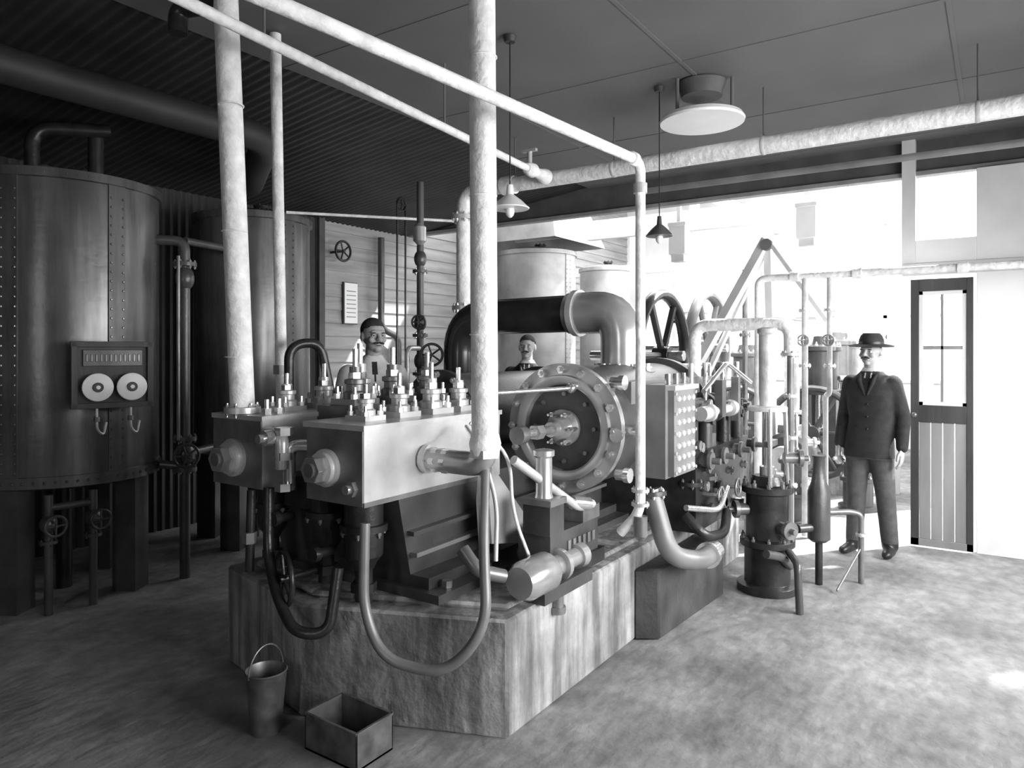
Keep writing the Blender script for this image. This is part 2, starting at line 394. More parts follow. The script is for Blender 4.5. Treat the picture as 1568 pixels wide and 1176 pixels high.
# valve gear beyond the chest
m.lathe((4.14,1.64,1.24),ax,[(0,.05),(.1,.05),(.1,.1),(.13,.1),(.13,.085),(.5,.085),(.5,.115),(.55,.115),(.55,.07),(.7,.06),(.7,.1),(.74,.1),(.74,.03),(1.2,.03)],MID,24)
m.bolts((4.69,1.64,1.24),(-1,0,0),.098,8,.012,.014,POL)
m.lathe((4.3,1.52,1.24),ax,[(0,.045),(.12,.045),(.12,.06),(.16,.06),(.16,.03),(.55,.03),(.55,.055),(.62,.055)],STEEL,18)
m.tube([(4.3,1.72,1.42),(5.3,1.72,1.42)],.03,DSTEEL); m.tube([(4.3,1.5,1.38),(4.75,1.5,1.55),(5.3,1.5,1.40)],.016,POL,.05)
for x,mt in((4.35,IRON),(4.62,MID),(4.98,IRON),(5.3,MID)):
    m.cyl((x,1.60,.5),(x,1.60,1.2),.045,mt); m.flange((x,1.60,.8),(0,0,1),.08,.012,mt,6,DSTEEL)
    m.lathe((x,1.52,.95),(0,-1,0),[(0,.04),(.04,.04),(.04,.055),(.06,.055),(.06,.02),(.11,.02)],DSTEEL,16)
    m.cyl((x,1.6,1.3),(x,1.6,1.55),.018,POL)
m.bx(4.3,5.4,1.55,2.3,.5,1.0,IRON)
m.box((4.62,1.50,1.32),(.08,.05,.24),MID); m.box((4.95,1.5,1.3),(.05,.05,.3),DSTEEL)
for x in(4.45,4.8): m.wheel((x,1.44,.72),(0,-1,0),.055,.008,DSTEEL,4); m.cyl((x,1.44,.72),(x,1.6,.72),.012,POL)
for i in range(18):
    x=4.2+random.random()*1.15; z=.55+random.random()*.8
    m.lathe((x,1.55,z),(0,-1,0),[(0,.022),(.03,.022),(.03,.032),(.05,.032)],random.choice([IRON,DSTEEL,POL]),8)
m.tube([(4.25,1.60,.62),(4.25,1.47,.50),(4.55,1.45,.46),(4.75,1.5,.56)],.03,IRON,.1)
# lower elbow
m.tube([(3.72,1.60,.86),(3.74,1.50,.50),(3.95,1.40,.44),(4.12,1.40,.44)],.055,GREY,.16,18)
m.flange((3.72,1.59,.84),(.05,.1,1),.08,.012,MID,6,STEEL)
m.lathe((4.08,1.40,.44),ax,[(0,.075),(.03,.075),(.03,.055),(.14,.055)],POL,20)
m.tube([(4.0,1.5,.72),(4.3,1.40,.66),(4.6,1.45,.75)],.018,POL,.1)
# lubricator pedestal
m.bx(2.88,3.36,1.74,1.92,.60,.76,MID); m.bx(2.84,3.4,1.72,1.95,.53,.60,IRON)
m.bx(2.86,2.99,1.73,1.88,.76,.92,MID)
m.bx(2.85,3.0,1.72,1.89,.90,.93,DSTEEL)
m.lathe((2.92,1.80,.93),(0,0,1),[(0,.045),(.02,.04),(.19,.04),(.20,.052),(.225,.052),(.23,.03)],GREYL,20)
for i in range(6): m.box((3.05+i*.05,1.737,.68),(.025,.01,.05),GREY)
m.bx(3.2,3.38,1.74,1.92,.76,.83,DSTEEL); m.hexn((3.3,1.82,.83),(0,0,1),.04,.04,POL)
m.tube([(2.72,1.84,1.13),(3.17,1.75,.84),(3.3,1.74,.84)],.022,STEEL,.05)
m.cyl((3.14,1.77,.87),(3.24,1.73,.85),.034,POL)
# lagged pump barrel
m.lathe((2.58,1.72,.62),ax,[(0,.03),(.005,.07),(.05,.088),(.22,.09),(.25,.075),(.27,.05),(.33,.05),(.33,.075),(.36,.075),(.36,.045),(.5,.045),(.5,.06),(.56,.06)],GREYL,24)
m.bolts((2.94,1.72,.62),(-1,0,0),.064,6,.01,.012,POL)
m.bx(2.7,3.15,1.66,1.8,.50,.56,MID)
m.lathe((2.86,1.69,.55),(0,0,-1),[(0,.03),(.1,.03),(.1,.04),(.13,.04)],DSTEEL,12)
m.tube([(2.53,1.76,.66),(2.42,1.82,.70),(2.42,1.9,.78)],.03,DSTEEL,.05)
# rods
m.tube([(2.9,2.08,1.42),(3.4,1.88,1.43)],.012,POL); m.ball((3.36,1.90,1.43),.03,POL)
m.tube([(2.7,2.1,1.27),(2.62,1.95,1.18),(2.62,1.86,.95),(2.58,1.84,.7)],.010,STEEL,.1)
m.tube([(2.6,2.0,1.3),(2.78,1.9,1.15),(2.68,1.82,.9),(2.8,1.78,.62)],.008,LAG,.12)
m.flange((2.50,2.16,1.135),(0,-1,0),.065,.014,STEEL,6,POL)
m.tube([(2.50,2.185,1.135),(2.50,1.84,1.135),(2.50,1.84,1.30)],.054,GREYL,.13,20)
m.lathe((2.50,1.84,1.17),(0,0,1),[(0,.07),(.035,.07)],STEEL,6)
for y in(2.12,2.06): m.lathe((2.5,y,1.135),(0,-1,0),[(0,.06),(.03,.06)],POL,6)
m.build(.0025)

# ---------------------------------------------------------------- pipework
m=M('insulated_steam_pipe')
m.tube([(2.13,3.02,1.36),(2.07,3.07,3.385)],.057,LAG,seg=20)
for z in(1.6,2.2,2.8): m.ring((2.12-.03*(z-1.3),3.03,z),(0,0,1),.057,.003,LAG)
m.tube([(2.07,3.07,3.30),(1.98,3.32,3.30),(1.98,3.32,3.18)],.045,IRON,.06)
m.build(0)
m=M('insulated_steam_pipe')
m.tube([(2.50,1.84,1.2),(2.495,1.855,3.385)],.058,LAG,seg=20)
m.lathe((2.50,1.84,1.17),(0,0,1),[(0,.06),(.06,.07),(.1,.06)],LAG,18)
for z in(1.7,2.3,2.9): m.ring((2.498,1.848,z),(0,0,1),.058,.003,LAG)
m.build(0)
m=M('insulated_steam_pipe')
m.tube([(2.58,3.28,.51),(2.55,3.32,3.385)],.031,LAG,seg=16)
m.hexn((2.58,3.295,1.5),(0,0,1),.05,.05,STEEL)
m.build(0)
m=M('drain_pipe_loop')
m.tube([(2.50,1.84,1.12),(2.38,1.76,.85),(2.31,1.69,.52),(2.22,1.83,.33),(2.14,2.10,.36),(2.13,2.20,.55),(2.16,2.22,.9)],.022,GREY,.14,14)
m.build(0)
m=M('cooling_water_pipe')
m.tube([(.6,1.73,2.60),(1.385,1.66,2.60),(3.34,1.49,2.58),(3.34,1.49,.82),(3.34,1.60,.70)],.025,LAG,.07,16)
m.lathe((3.34,1.49,2.42),(0,0,1),[(0,.034),(.05,.034)],STEEL,16); m.lathe((3.25,1.498,2.58),(1,0,0),[(0,.034),(.04,.034)],LAG,16)
for z in(.86,.93): m.flange((3.34,1.49,z),(0,0,1),.045,.008,STEEL,4)
m.lathe((3.34,1.49,.80),(0,0,-1),[(0,.035),(.10,.035),(.12,.02)],DSTEEL,16)
m.build(0)
m=M('steam_main_pipe')
m.tube([(4.9,-1.95,3.0),(4.9,3.84,3.0),(4.9,3.84,.9)],.06,LAG,.16,20)
m.flange((4.9,3.84,2.78),(0,0,1),.11,.018,STEEL,8); m.flange((4.9,3.84,2.0),(0,0,1),.10,.018,STEEL,8)
m.lathe((4.9,3.3,3.0),(0,1,0),[(0,.075),(.12,.075),(.14,.06)],LAG,20)
for y in(-1.2,.1,1.3,2.4,3.3):
    m.cyl((4.9,y,3.06),(4.9,y,3.39),.006,DULL,seg=8); m.ring((4.9,y,3.0),(0,1,0),.061,.003,LAGG,24,.012)
m.build(0)
m=M('boiler_feed_pipe')
m.tube([(.9,2.57,3.0),(1.82,2.66,3.0),(4.75,2.95,3.0)],.026,LAG,.05,14)
m.lathe((4.50,2.925,3.0),(1,.1,0),[(0,.035),(.03,.05),(.1,.055),(.13,.035),(.2,.04),(.3,.06),(.33,.06)],LAG,18)
m.cyl((4.55,2.93,3.02),(4.55,2.93,3.13),.018,STEEL); m.box((4.55,2.93,3.14),(.03,.12,.02),STEEL)
m.cyl((2.0,2.68,3.0),(2.0,2.68,3.39),.006,DULL,seg=8); m.cyl((3.4,2.81,3.0),(3.4,2.81,3.39),.006,DULL,seg=8)
m.build(0)
m=M('condenser_water_pipe')
m.tube([(4.9,-1.95,2.78),(4.9,2.2,2.80),(4.9,2.2,2.93)],.022,GREY,.05,12)
m.build(0)
m=M('gauge_line_pipe')
m.tube([(3.77,4.77,2.75),(4.83,3.9,2.75)],.012,LAG); m.build(0)
m=M('overhead_water_pipe')
m.tube([(6.6,-1.9,2.28),(6.6,1.80,2.28),(6.6,1.80,.02)],.032,LAG,.08,14)
for y in(.2,.95,1.45): m.lathe((6.6,y,2.28),(0,1,0),[(0,.045),(.07,.045)],LAG,14)
m.tube([(6.6,1.20,2.28),(6.6,1.20,1.25),(6.75,1.26,1.25),(6.75,1.26,.02)],.022,LAGG); m.tube([(6.6,1.40,2.28),(6.6,1.40,.02)],.026,LAGG)
for y in(1.20,1.40):
    for z in(1.98,1.5): m.flange((6.6,y,z),(0,0,1),.05,.010,STEEL,4)
    m.ball((6.6,y,1.72),(.035,.035,.055),GREY); m.wheel((6.53,y,1.72),(1,0,0),.045,.007,DSTEEL,4); m.cyl((6.6,y,1.72),(6.53,y,1.72),.010,STEEL)
m.build(0)

m=M('valve_column')
m.tube([(4.24,3.75,.0),(4.24,3.75,2.95)],.028,MID)
for z in(1.55,1.85,2.35):
    m.flange((4.24,3.75,z-.1),(0,0,1),.06,.012,MID,4,POL); m.ball((4.24,3.75,z),(.05,.05,.07),MID)
m.lathe((4.2,3.72,2.45),(0,0,1),[(0,.02),(.03,.05),(.14,.05),(.17,.02)],GREYL,16)
m.wheel((4.14,3.68,1.85),(-1,-.6,0),.05,.008,IRON,5); m.cyl((4.24,3.75,1.85),(4.14,3.68,1.85),.012,POL)
m.tube([(4.24,3.75,1.65),(4.06,3.72,1.65),(4.06,3.72,1.35)],.02,STEEL,.05)
m.wheel((4.05,3.47,1.60),(-1,-.6,0),.08,.010,IRON,5); m.cyl((4.05,3.47,1.60),(4.24,3.75,1.55),.014,POL)
m.build(0)
m=M('wall_drain_pipe')
m.tube([(6.3,6.2,3.0),(6.3,6.2,1.9),(6.6,6.2,1.8),(6.6,6.2,.0)],.04,MID,.1)
m.wheel((5.6,6.1,2.75),(0,-1,0),.11,.014,IRON,5); m.cyl((5.6,6.1,2.75),(5.6,6.3,2.75),.015,IRON)
m.build(0)
m=M('pulley_rope')
for x in(5.2,5.32): m.tube([(x,4.9,3.1),(x,4.9,.7)],.01,IRON,seg=8)
m.wheel((5.26,4.9,3.08),(0,1,0),.06,.012,IRON,4); m.wheel((5.26,4.9,.72),(0,1,0),.06,.012,IRON,4)
m.box((5.26,4.9,.35),(.2,.2,.7),IRON)
m.build(0)

# ---------------------------------------------------------------- tanks
def tank(c,r,z0,z1,mt,seams=(),legs=4,rivets=True):
    m=M('riveted_steel_tank'); cx,cy=c
    m.lathe((cx,cy,z0),(0,0,1),[(-.03,r*.3),(-.02,r*.9),(0,r+.012),(.07,r+.012),(.072,r),(z1-z0-.06,r),(z1-z0-.055,r+.02),(z1-z0,r+.02),(z1-z0+.005,r),(z1-z0+.05,r*.6),(z1-z0+.06,r*.1)],mt,72)
    if rivets:
        for k in range(64):
            a=2*math.pi*k/64
            for z in(z0+.035,z1-.03): m.ball((cx+math.cos(a)*(r+.012),cy+math.sin(a)*(r+.012),z),.011,mt,6)
    for a in seams:
        d=V((math.cos(a),math.sin(a),0)); t=V((-d.y,d.x,0))
        R=Matrix(((d.x,t.x,0),(d.y,t.y,0),(0,0,1)))
        m.box((cx+d.x*(r+.0),cy+d.y*(r+.0),(z0+z1)/2),(.016,.11,z1-z0-.1),mt,R)
        z=z0+.1
        while z<z1-.08:
            for q in(-.04,.04): m.ball((cx+d.x*(r+.008)+t.x*q,cy+d.y*(r+.008)+t.y*q,z),.009,mt,6)
            z+=.06
    for k in range(legs):
        a=2*math.pi*(k+.35)/legs; m.box((cx+math.cos(a)*r*.8,cy+math.sin(a)*r*.8,z0/2),(.16,.16,z0),MID if mt is TANK else WHITE,Matrix.Rotation(a,3,'Z'))
    m.cyl((cx,cy,0),(cx,cy,z0),.05,IRON)
    m.cyl((cx+.1,cy,z1),(cx+.1,cy,z1+.12),.05,IRON); m.flange((cx+.1,cy,z1+.12),(0,0,1),.08,.012,IRON,6)
    return m
m=tank((2.36,5.35),.59,.78,2.76,TANK,(math.atan2(-.995,.098),math.atan2(-.6,-.8)))
m.tube([(2.1,5.2,2.78),(2.1,5.2,3.08),(2.5,5.0,3.12)],.045,IRON,.12); m.tube([(2.45,5.1,2.78),(2.45,5.1,3.12)],.05,IRON)
for x,y in((2.05,4.85),(2.30,4.82)):
    m.tube([(x,y,.0),(x,y,.74)],.025,MID); m.flange((x,y,.45),(0,0,1),.05,.01,MID,4); m.ball((x,y,.56),(.05,.05,.06),MID)
    m.wheel((x,y-.1,.56),(0,-1,0),.06,.009,MID,4); m.cyl((x,y,.56),(x,y-.1,.56),.01,STEEL)
m.tube([(2.05,4.85,.66),(2.30,4.82,.66)],.022,MID)
m.build(0)
m=tank((3.93,5.42),.48,.78,2.78,TANK,(math.atan2(-.97,.0),))
m.build(0)
tank((8.56,5.4),.55,.6,3.0,TANKL,(math.atan2(-.9,-.1),)).build(0)
tank((10.7,5.4),.42,.6,2.98,TANKL,()).build(0)

m=M('tank_stand_pipe')
X,Y=2.94,4.84
m.tube([(X,Y,0),(X,Y,2.42),(2.80,4.97,2.42)],.036,MID,.08)
m.tube([(X,Y,2.42),(3.42,4.96,2.42),(3.52,5.10,2.42)],.028,MID,.08)
for z in(2.25,1.0,.78): m.flange((X,Y,z),(0,0,1),.08,.014,MID,6,DSTEEL)
m.ball((X,Y,2.15),(.065,.065,.09),MID); m.ball((X,Y,.89),(.07,.07,.09),MID)
m.wheel((X-.06,Y-.12,.89),(-.4,-.9,0),.08,.01,MID,5); m.cyl((X,Y,.89),(X-.06,Y-.12,.89),.012,DSTEEL)
m.tube([(X,Y,.80),(2.82,4.95,.82)],.03,MID); m.tube([(X,Y,.89),(3.52,5.1,.89)],.03,MID)
m.tube([(X-.08,Y-.05,1.0),(X-.08,Y-.05,2.3)],.012,DSTEEL)
m.build(0)

m=M('gauge_board')
R=Matrix.Rotation(math.radians(-18),3,'Z'); c=V((2.32,4.62,1.48))
def L(x,y,z): return c+R@V((x,y,z))
m.box(c,(.42,.04,.40),DWOOD,R)
for z in(.19,-.19): m.box(L(0,-.02,z),(.46,.05,.035),DWOOD,R)
for x in(-.21,.21): m.box(L(x,-.02,0),(.035,.05,.41),DWOOD,R)
m.box(L(0,-.028,.105),(.33,.015,.10),MID,R)
for i in range(12): m.box(L(-.143+i*.026,-.038,.105),(.013,.006,.045),DSTEEL,R)
for x in(-.09,.098):
    d=R@V((0,-1,0))
    m.lathe(L(x,-.02,-.075),d,[(0,.07),(.03,.07),(.05,.086),(.06,.086),(.062,.078)],ENAM,32)
    m.lathe(L(x,-.08,-.075),d,[(0,.030),(.012,.030)],BLACK,20)
    m.lathe(L(x,-.09,-.075),d,[(0,.013),(.006,.013)],ENAM,12)
m.box(L(0,.08,.1),(.06,.16,.03),IRON,R); m.box(L(0,.08,-.12),(.06,.16,.03),IRON,R)
for x in(-.09,.098): m.tube([L(x,-.03,-.2),L(x,-.03,-.34),L(x+.04,.0,-.38),L(x+.06,.03,-.30)],.008,STEEL,.04); m.hexn(L(x,-.03,-.26),(0,0,-1),.018,.03,DSTEEL)
m.build(.002)

m=M('ventilation_duct')
m.tube([(1.2,4.3,3.12),(3.2,4.25,3.12),(3.6,5.0,2.98)],.10,ROOF,.2,20)
m.build(0)

# ---------------------------------------------------------------- pumps
def feedpump(name,x,y,s=1,body=IRON,light=DSTEEL):
    m=M(name)
    def P(a,b,c): return (x+a*s,y+b*s,c*s)
    m.lathe(P(0,0,0),(0,0,1),[(0,.20*s),(.05*s,.20*s),(.06*s,.15*s),(.30*s,.15*s),(.31*s,.18*s),(.35*s,.18*s),(.36*s,.14*s),(.66*s,.14*s),(.67*s,.17*s),(.71*s,.17*s),(.72*s,.11*s),(.78*s,.09*s)],body,32)
    m.bolts(P(0,0,.71),(0,0,1),.15*s,10,.016*s,.03*s,light); m.bolts(P(0,0,.35),(0,0,1),.165*s,10,.013*s,.02*s,light)
    m.lathe(P(0,0,.78),(0,0,1),[(0,.05*s),(.06*s,.05*s),(.07*s,.03*s),(.5*s,.025*s)],POL,16)
    for q in((.12,.05),(-.12,-.05),(.05,-.12)): m.cyl(P(q[0],q[1],.72),P(q[0]*.9,q[1]*.9,1.24),.016*s,POL,seg=10)
    m.lathe(P(0,0,1.22),(0,0,1),[(0,.13*s),(.03*s,.13*s),(.035*s,.05*s),(.12*s,.055*s),(.52*s,.055*s),(.53*s,.065*s),(.56*s,.065*s),(.57*s,.03*s)],LAGG,24)
    for a,z in((0,.5),(2.2,.55),(4.1,.45),(5.2,.9)):
        dx,dy=math.cos(a),math.sin(a); m.lathe(P(dx*.11,dy*.11,z),(dx,dy,0),[(0,.04*s),(.09*s,.04*s),(.09*s,.06*s),(.12*s,.06*s),(.12*s,.02*s),(.16*s,.02*s)],light,16)
    m.box(P(.0,-.02,1.0),(.2*s,.05*s,.04*s),light)
    return m
m=feedpump('vertical_steam_pump',5.03,1.31)
m.lathe((5.34,1.04,.30),(0,0,1),[(0,.05),(.02,.075),(.35,.075),(.42,.05),(.5,.04),(.58,.04),(.6,.05)],MID,24)
m.tube([(5.2,1.15,.40),(5.34,1.04,.40)],.03,MID); m.cyl((5.34,1.04,0),(5.34,1.04,.3),.025,IRON)
m.tube([(5.34,1.04,.50),(5.50,.86,.50),(5.53,.80,.48),(5.53,.80,.0)],.02,DSTEEL,.06)
m.flange((5.53,.80,.34),(0,0,1),.035,.01,STEEL,4)
m.tube([(4.95,1.15,.3),(4.70,1.04,.3),(4.67,1.02,.0)],.024,MID,.06); m.tube([(4.98,1.15,.2),(4.8,1.16,.3),(4.66,1.22,.34)],.028,MID,.06)
m.tube([(5.53,.80,.25),(5.2,.9,.02)],.007,DSTEEL)
m.build(.002)
m=feedpump('vertical_steam_pump',7.1,1.6,.85,MID,STEEL); m.build(.002)
m=feedpump('vertical_steam_pump',8.1,1.2,.95,MID,STEEL); m.build(.002)
m=M('timber_crate'); m.bx(6.0,6.25,1.57,1.75,0,.52,GWOOD)
for z in(.1,.26,.42): m.bx(5.99,6.26,1.56,1.76,z-.03,z+.03,GWOOD)
m.build(.004)
m=M('insulated_suction_pipe')
m.tube([(6.3,2.28,0),(6.3,2.28,1.86),(6.3,1.45,1.86),(6.3,1.45,1.6)],.055,LAG,.14,18)
m.flange((6.3,1.45,1.60),(0,0,1),.08,.012,STEEL,6); m.cyl((6.3,1.45,0),(6.3,1.45,1.6),.028,GREY)
for z in(.5,.9,1.25): m.flange((6.3,1.45,z),(0,0,1),.055,.012,STEEL,4)
m.build(0)

# ---------------------------------------------------------------- far bay machinery
m=M('steam_engine')
m.bx(5.95,9.2,2.45,3.6,0,.5,CONC)
m.bx(6.1,9.0,2.6,3.4,.5,.95,MID)
m.wheel((6.62,2.72,1.58),(0,1,0),.60,.05,IRON,6,.06)
m.wheel((7.95,2.72,1.66),(0,1,0),.60,.05,GREY,6,.06)
m.cyl((6.62,2.5,1.58),(6.62,3.5,1.58),.05,POL); m.cyl((7.95,2.5,1.66),(7.95,3.5,1.66),.05,POL)
m.lathe((7.0,3.15,1.3),ax,[(0,.1),(0,.28),(.05,.28),(.05,.24),(.8,.24),(.8,.28),(.85,.28),(.85,.1)],GREY,32)
m.bolts((7.0,3.15,1.3),(-1,0,0),.255,12,.02,.02,STEEL)
for x in(6.4,6.85,7.7,8.2): m.bx(x-.06,x+.06,2.62,2.95,.95,1.5,MID)
m.build(.003)
m=M('engine_guard_rail')
m.tube([(5.80,2.38,0),(5.80,2.38,1.50),(7.0,2.38,1.5),(7.0,2.38,0)],.016,POL,.04); m.tube([(5.80,2.38,.8),(7.0,2.38,.8)],.012,POL)
m.build(0)
def vcomp(x,y,s,body,fw):
    m=M('vertical_compressor')
    m.bx(x-.45*s,x+.45*s,y-.35*s,y+.35*s,0,.25*s,CONC); m.bx(x-.38*s,x+.38*s,y-.28*s,y+.28*s,.25*s,.4*s,body)
    for q in(-.2,.2):
        m.prism([(x+(q-.14)*s,.4*s),(x+(q+.14)*s,.4*s),(x+(q+.07)*s,1.15*s),(x+(q-.07)*s,1.15*s)],y-.2*s,y-.1*s,body)
        m.prism([(x+(q-.14)*s,.4*s),(x+(q+.14)*s,.4*s),(x+(q+.07)*s,1.15*s),(x+(q-.07)*s,1.15*s)],y+.1*s,y+.2*s,body)
        m.lathe((x+q*s,y,1.12*s),(0,0,1),[(0,.19*s),(.04*s,.19*s),(.05*s,.14*s),(.5*s,.14*s),(.51*s,.18*s),(.56*s,.18*s),(.58*s,.08*s),(.68*s,.06*s)],body,24)
        m.bolts((x+q*s,y,1.68*s),(0,0,1),.155*s,8,.018*s,.03*s,STEEL)
        m.cyl((x+q*s,y,.7*s),(x+q*s,y,1.15*s),.03*s,POL)
        m.tube([(x+q*s,y,1.78*s),(x+q*s,y,2.05*s),(x+q*s,y+.3*s,2.05*s)],.035*s,LAG,.08)
    m.cyl((x-.55*s,y,.7*s),(x+.6*s,y,.7*s),.04*s,POL)
    m.wheel((x-.55*s,y,.7*s),(1,0,0),.5*s,.04*s,fw,6,.05*s)
    m.tube([(x-.35*s,y+.3*s,2.05*s),(x+.5*s,y+.3*s,2.05*s)],.05*s,LAG)
    m.tube([(x+.3*s,y-.3*s,.0),(x+.3*s,y-.3*s,1.3*s),(x+.2*s,y-.15*s,1.3*s)],.03*s,STEEL)
    m.build(.003)
vcomp(9.2,1.75,1.0,MID,MID); vcomp(11.2,1.9,1.05,GREY,DSTEEL); vcomp(11.0,3.8,1.1,GREY,GREY); vcomp(10.1,2.9,.95,GREY,GREY)
m=M('far_bay_pipework')
m.tube([(9.9,.9,2.55),(9.9,2.3,2.55),(9.9,2.3,.02)],.06,LAG,.12)
m.tube([(8.3,2.2,.02),(8.3,2.2,2.95),(12.5,2.2,2.95),(12.5,2.2,.02)],.04,LAG,.12)
for x,y in((7.75,2.25),(9.9,1.1)):
    m.tube([(x,y,.02),(x,y,2.5)],.028,DSTEEL)
    for z in(.8,1.3,1.8): m.flange((x,y,z),(0,0,1),.06,.012,DSTEEL,4); 
    m.ball((x,y,1.05),(.05,.05,.07),MID); m.wheel((x-.1,y,1.05),(1,0,0),.07,.01,DSTEEL,4); m.cyl((x,y,1.05),(x-.1,y,1.05),.01,STEEL)
m.build(0)
m=M('belt_driven_dynamo'); q=.25
m.bx(7.35+q,7.75+q,1.62,2.0,0,.3,GREY); m.lathe((7.3+q,1.8,.55),ax,[(0,.06),(.05,.06),(.06,.2),(.1,.24),(.4,.24),(.44,.2),(.45,.06),(.55,.06)],MID,28)
m.lathe((7.15+q,1.8,.55),ax,[(0,.12),(.12,.12)],STEEL,24); m.bx(7.45+q,7.65+q,1.7,1.9,.78,.86,DSTEEL); m.ring((7.58+q,1.8,.9),(0,1,0),.04,.01,STEEL)
m.build(.003)
m=M('timber_hoist_frame')
m.beam((7.19,1.87,2.72),(7.66,3.30,.5),.09,.09,WFRAME)
m.beam((7.25,1.87,2.72),(7.72,3.05,.5),.05,.05,WFRAME)
m.beam((7.19,1.87,2.72),(8.4,2.1,.0),.07,.07,WFRAME)
m.beam((7.19,1.87,2.72),(7.05,1.3,1.9),.04,.04,WFRAME)
m.lathe((7.12,1.87,2.66),ax,[(0,.06),(.03,.045),(.05,.06)],GREY,20)
m.build(.003)
for (x,y,z) in((7.3,1.45,2.72),(7.3,2.75,2.66)):
    m=M('junction_box'); m.bx(x,x+.14,y,y+.18,z,z+.34,WHITE); m.bx(x-.01,x+.15,y-.01,y+.19,z+.3,z+.34,WFRAME)
    m.bx(x+.05,x+.09,y+.07,y+.11,z+.34,3.8,WFRAME); m.bx(x+.02,x+.12,y+.02,y+.16,z-.08,z,WFRAME); m.build(.003)
m=M('sheet_iron_hood'); 
m.add([(7.9,4.7,3.1),(9.3,4.7,3.1),(9.3,6.2,3.1),(7.9,6.2,3.1),(8.1,4.9,3.7),(9.1,4.9,3.7),(9.1,6.2,3.7),(8.1,6.2,3.7)],[(0,1,5,4),(1,2,6,5),(2,3,7,6),(3,0,4,7),(4,5,6,7)],TANKL)
m.build(0)

# ---------------------------------------------------------------- lamps & vent
def lamp(x,y,z,r,mt):
    m=M('hanging_lamp')
    m.cyl((x,y,z+.08),(x,y,3.39),.004,IRON,seg=6)
    m.lathe((x,y,3.36),(0,0,1),[(0,.03),(.03,.04)],DWOOD,12)
    m.lathe((x,y,z),(0,0,1),[(-.005,r*.97),(0,r),(.04,r*.62),(.075,r*.2),(.10,r*.18),(.13,r*.15)],mt,28)
    m.ball((x,y,z-.02),(.025,.025,.035),ENAM)
    m.build(0)
lamp(3.32,2.27,2.43,.11,ENAM); lamp(4.52,1.88,2.40,.09,MID)
m=M('ceiling_ventilator')
m.lathe((4.61,1.62,3.13),(0,0,1),[(0,.02),(0,.27),(.015,.275),(.04,.26),(.05,.1)],ENAM,40)
for a in range(3):
    t=a*2.1+.5; m.cyl((4.61+.2*math.cos(t),1.62+.2*math.sin(t),3.16),(4.61+.2*math.cos(t),1.62+.2*math.sin(t),3.39),.012,DULL,seg=8)
m.lathe((4.61,1.62,3.3),(0,0,1),[(0,.13),(.09,.16)],BEAM,28)
m.build(0)

# ---------------------------------------------------------------- bucket and tin
m=M('bucket')
bx_,by_=1.95,2.60
m.lathe((bx_,by_,0),(0,0,1),[(.0,.062),(.25,.085),(.26,.09),(.265,.085),(.25,.08),(.02,.058),(.02,.0)],TIN,32)
pts=[(bx_+.088*math.cos(t),by_+.0,.25+.12*math.sin(t)) for t in [math.pi*k/10 for k in range(11)]]
m.tube(pts,.004,TIN,.01,8)
m.build(0)
m=M('open_tin_box')
x0,x1,y0,y1=1.95,2.15,2.05,2.35
m.bx(x0,x1,y0,y1,0,.01,TIND)
for a in((x0,x0+.006,y0,y1),(x1-.006,x1,y0,y1),(x0,x1,y0,y0+.006),(x0,x1,y1-.006,y1)): m.bx(*a,0,.15,TIN)
for a in((x0-.004,x0+.008,y0,y1),(x1-.008,x1+.004,y0,y1),(x0,x1,y0-.004,y0+.008),(x0,x1,y1-.008,y1+.004)): m.bx(*a,.142,.152,TIN)
m.build(.001)

# ---------------------------------------------------------------- people
def bake(m,vox,it):
    o=m.build(0)
    r=o.modifiers.new('r','REMESH'); r.mode='VOXEL'; r.voxel_size=vox
    s=o.modifiers.new('s','SMOOTH'); s.factor=.5; s.iterations=it
    bpy.context.view_layer.update()
    dg=bpy.context.evaluated_depsgraph_get(); me=o.evaluated_get(dg).to_mesh()
    vs=[v.co.copy() for v in me.vertices]; fs=[tuple(p.vertices) for p in me.polygons]
    o.evaluated_get(dg).to_mesh_clear(); old=o.data; bpy.data.objects.remove(o); bpy.data.meshes.remove(old)
    return vs,fs
def loft(m,secs,mt,seg=32,ex=2.4):
    vs=[];fs=[]
    for (z,cx,cy,rx,ry) in secs:
        for k in range(seg):
            a=2*math.pi*k/seg; c,s=math.cos(a),math.sin(a)
            vs.append((cx+rx*math.copysign(abs(c)**(2/ex),c),cy+ry*math.copysign(abs(s)**(2/ex),s),z))
    for i in range(len(secs)-1):
        for k in range(seg):
            k2=(k+1)%seg; fs.append((i*seg+k,i*seg+k2,(i+1)*seg+k2,(i+1)*seg+k))
    fs.append(tuple(range(seg)));fs.append(tuple((len(secs)-1)*seg+k for k in reversed(range(seg))))
    m.add(vs,fs,mt)
def limb(m,pts,rad,mt):
    P=[];R=[]
    for i in range(len(pts)-1):
        a,b=V(pts[i]),V(pts[i+1])
        for k in range(6): P.append(a.lerp(b,k/6)); R.append(rad[i]+(rad[i+1]-rad[i])*k/6)
    P.append(V(pts[-1]));R.append(rad[-1])
    vs=[];fs=[];seg=16;e=None
    for i,p in enumerate(P):
        d=(P[min(i+1,len(P)-1)]-P[max(i-1,0)]).normalized()
        if e is None: e,_=perp(d)
        e=(e-d*e.dot(d)).normalized();g=d.cross(e)
        for k in range(seg):
            a=2*math.pi*k/seg; vs.append(p+(e*math.cos(a)+g*math.sin(a))*R[i])
    for i in range(len(P)-1):
        for k in range(seg):
            k2=(k+1)%seg; fs.append((i*seg+k,i*seg+k2,(i+1)*seg+k2,(i+1)*seg+k))
    fs.append(tuple(range(seg)));fs.append(tuple((len(P)-1)*seg+k for k in reversed(range(seg))))
    m.add(vs,fs,mt)
    m.ball(P[0],R[0],mt); m.ball(P[-1],R[-1],mt)
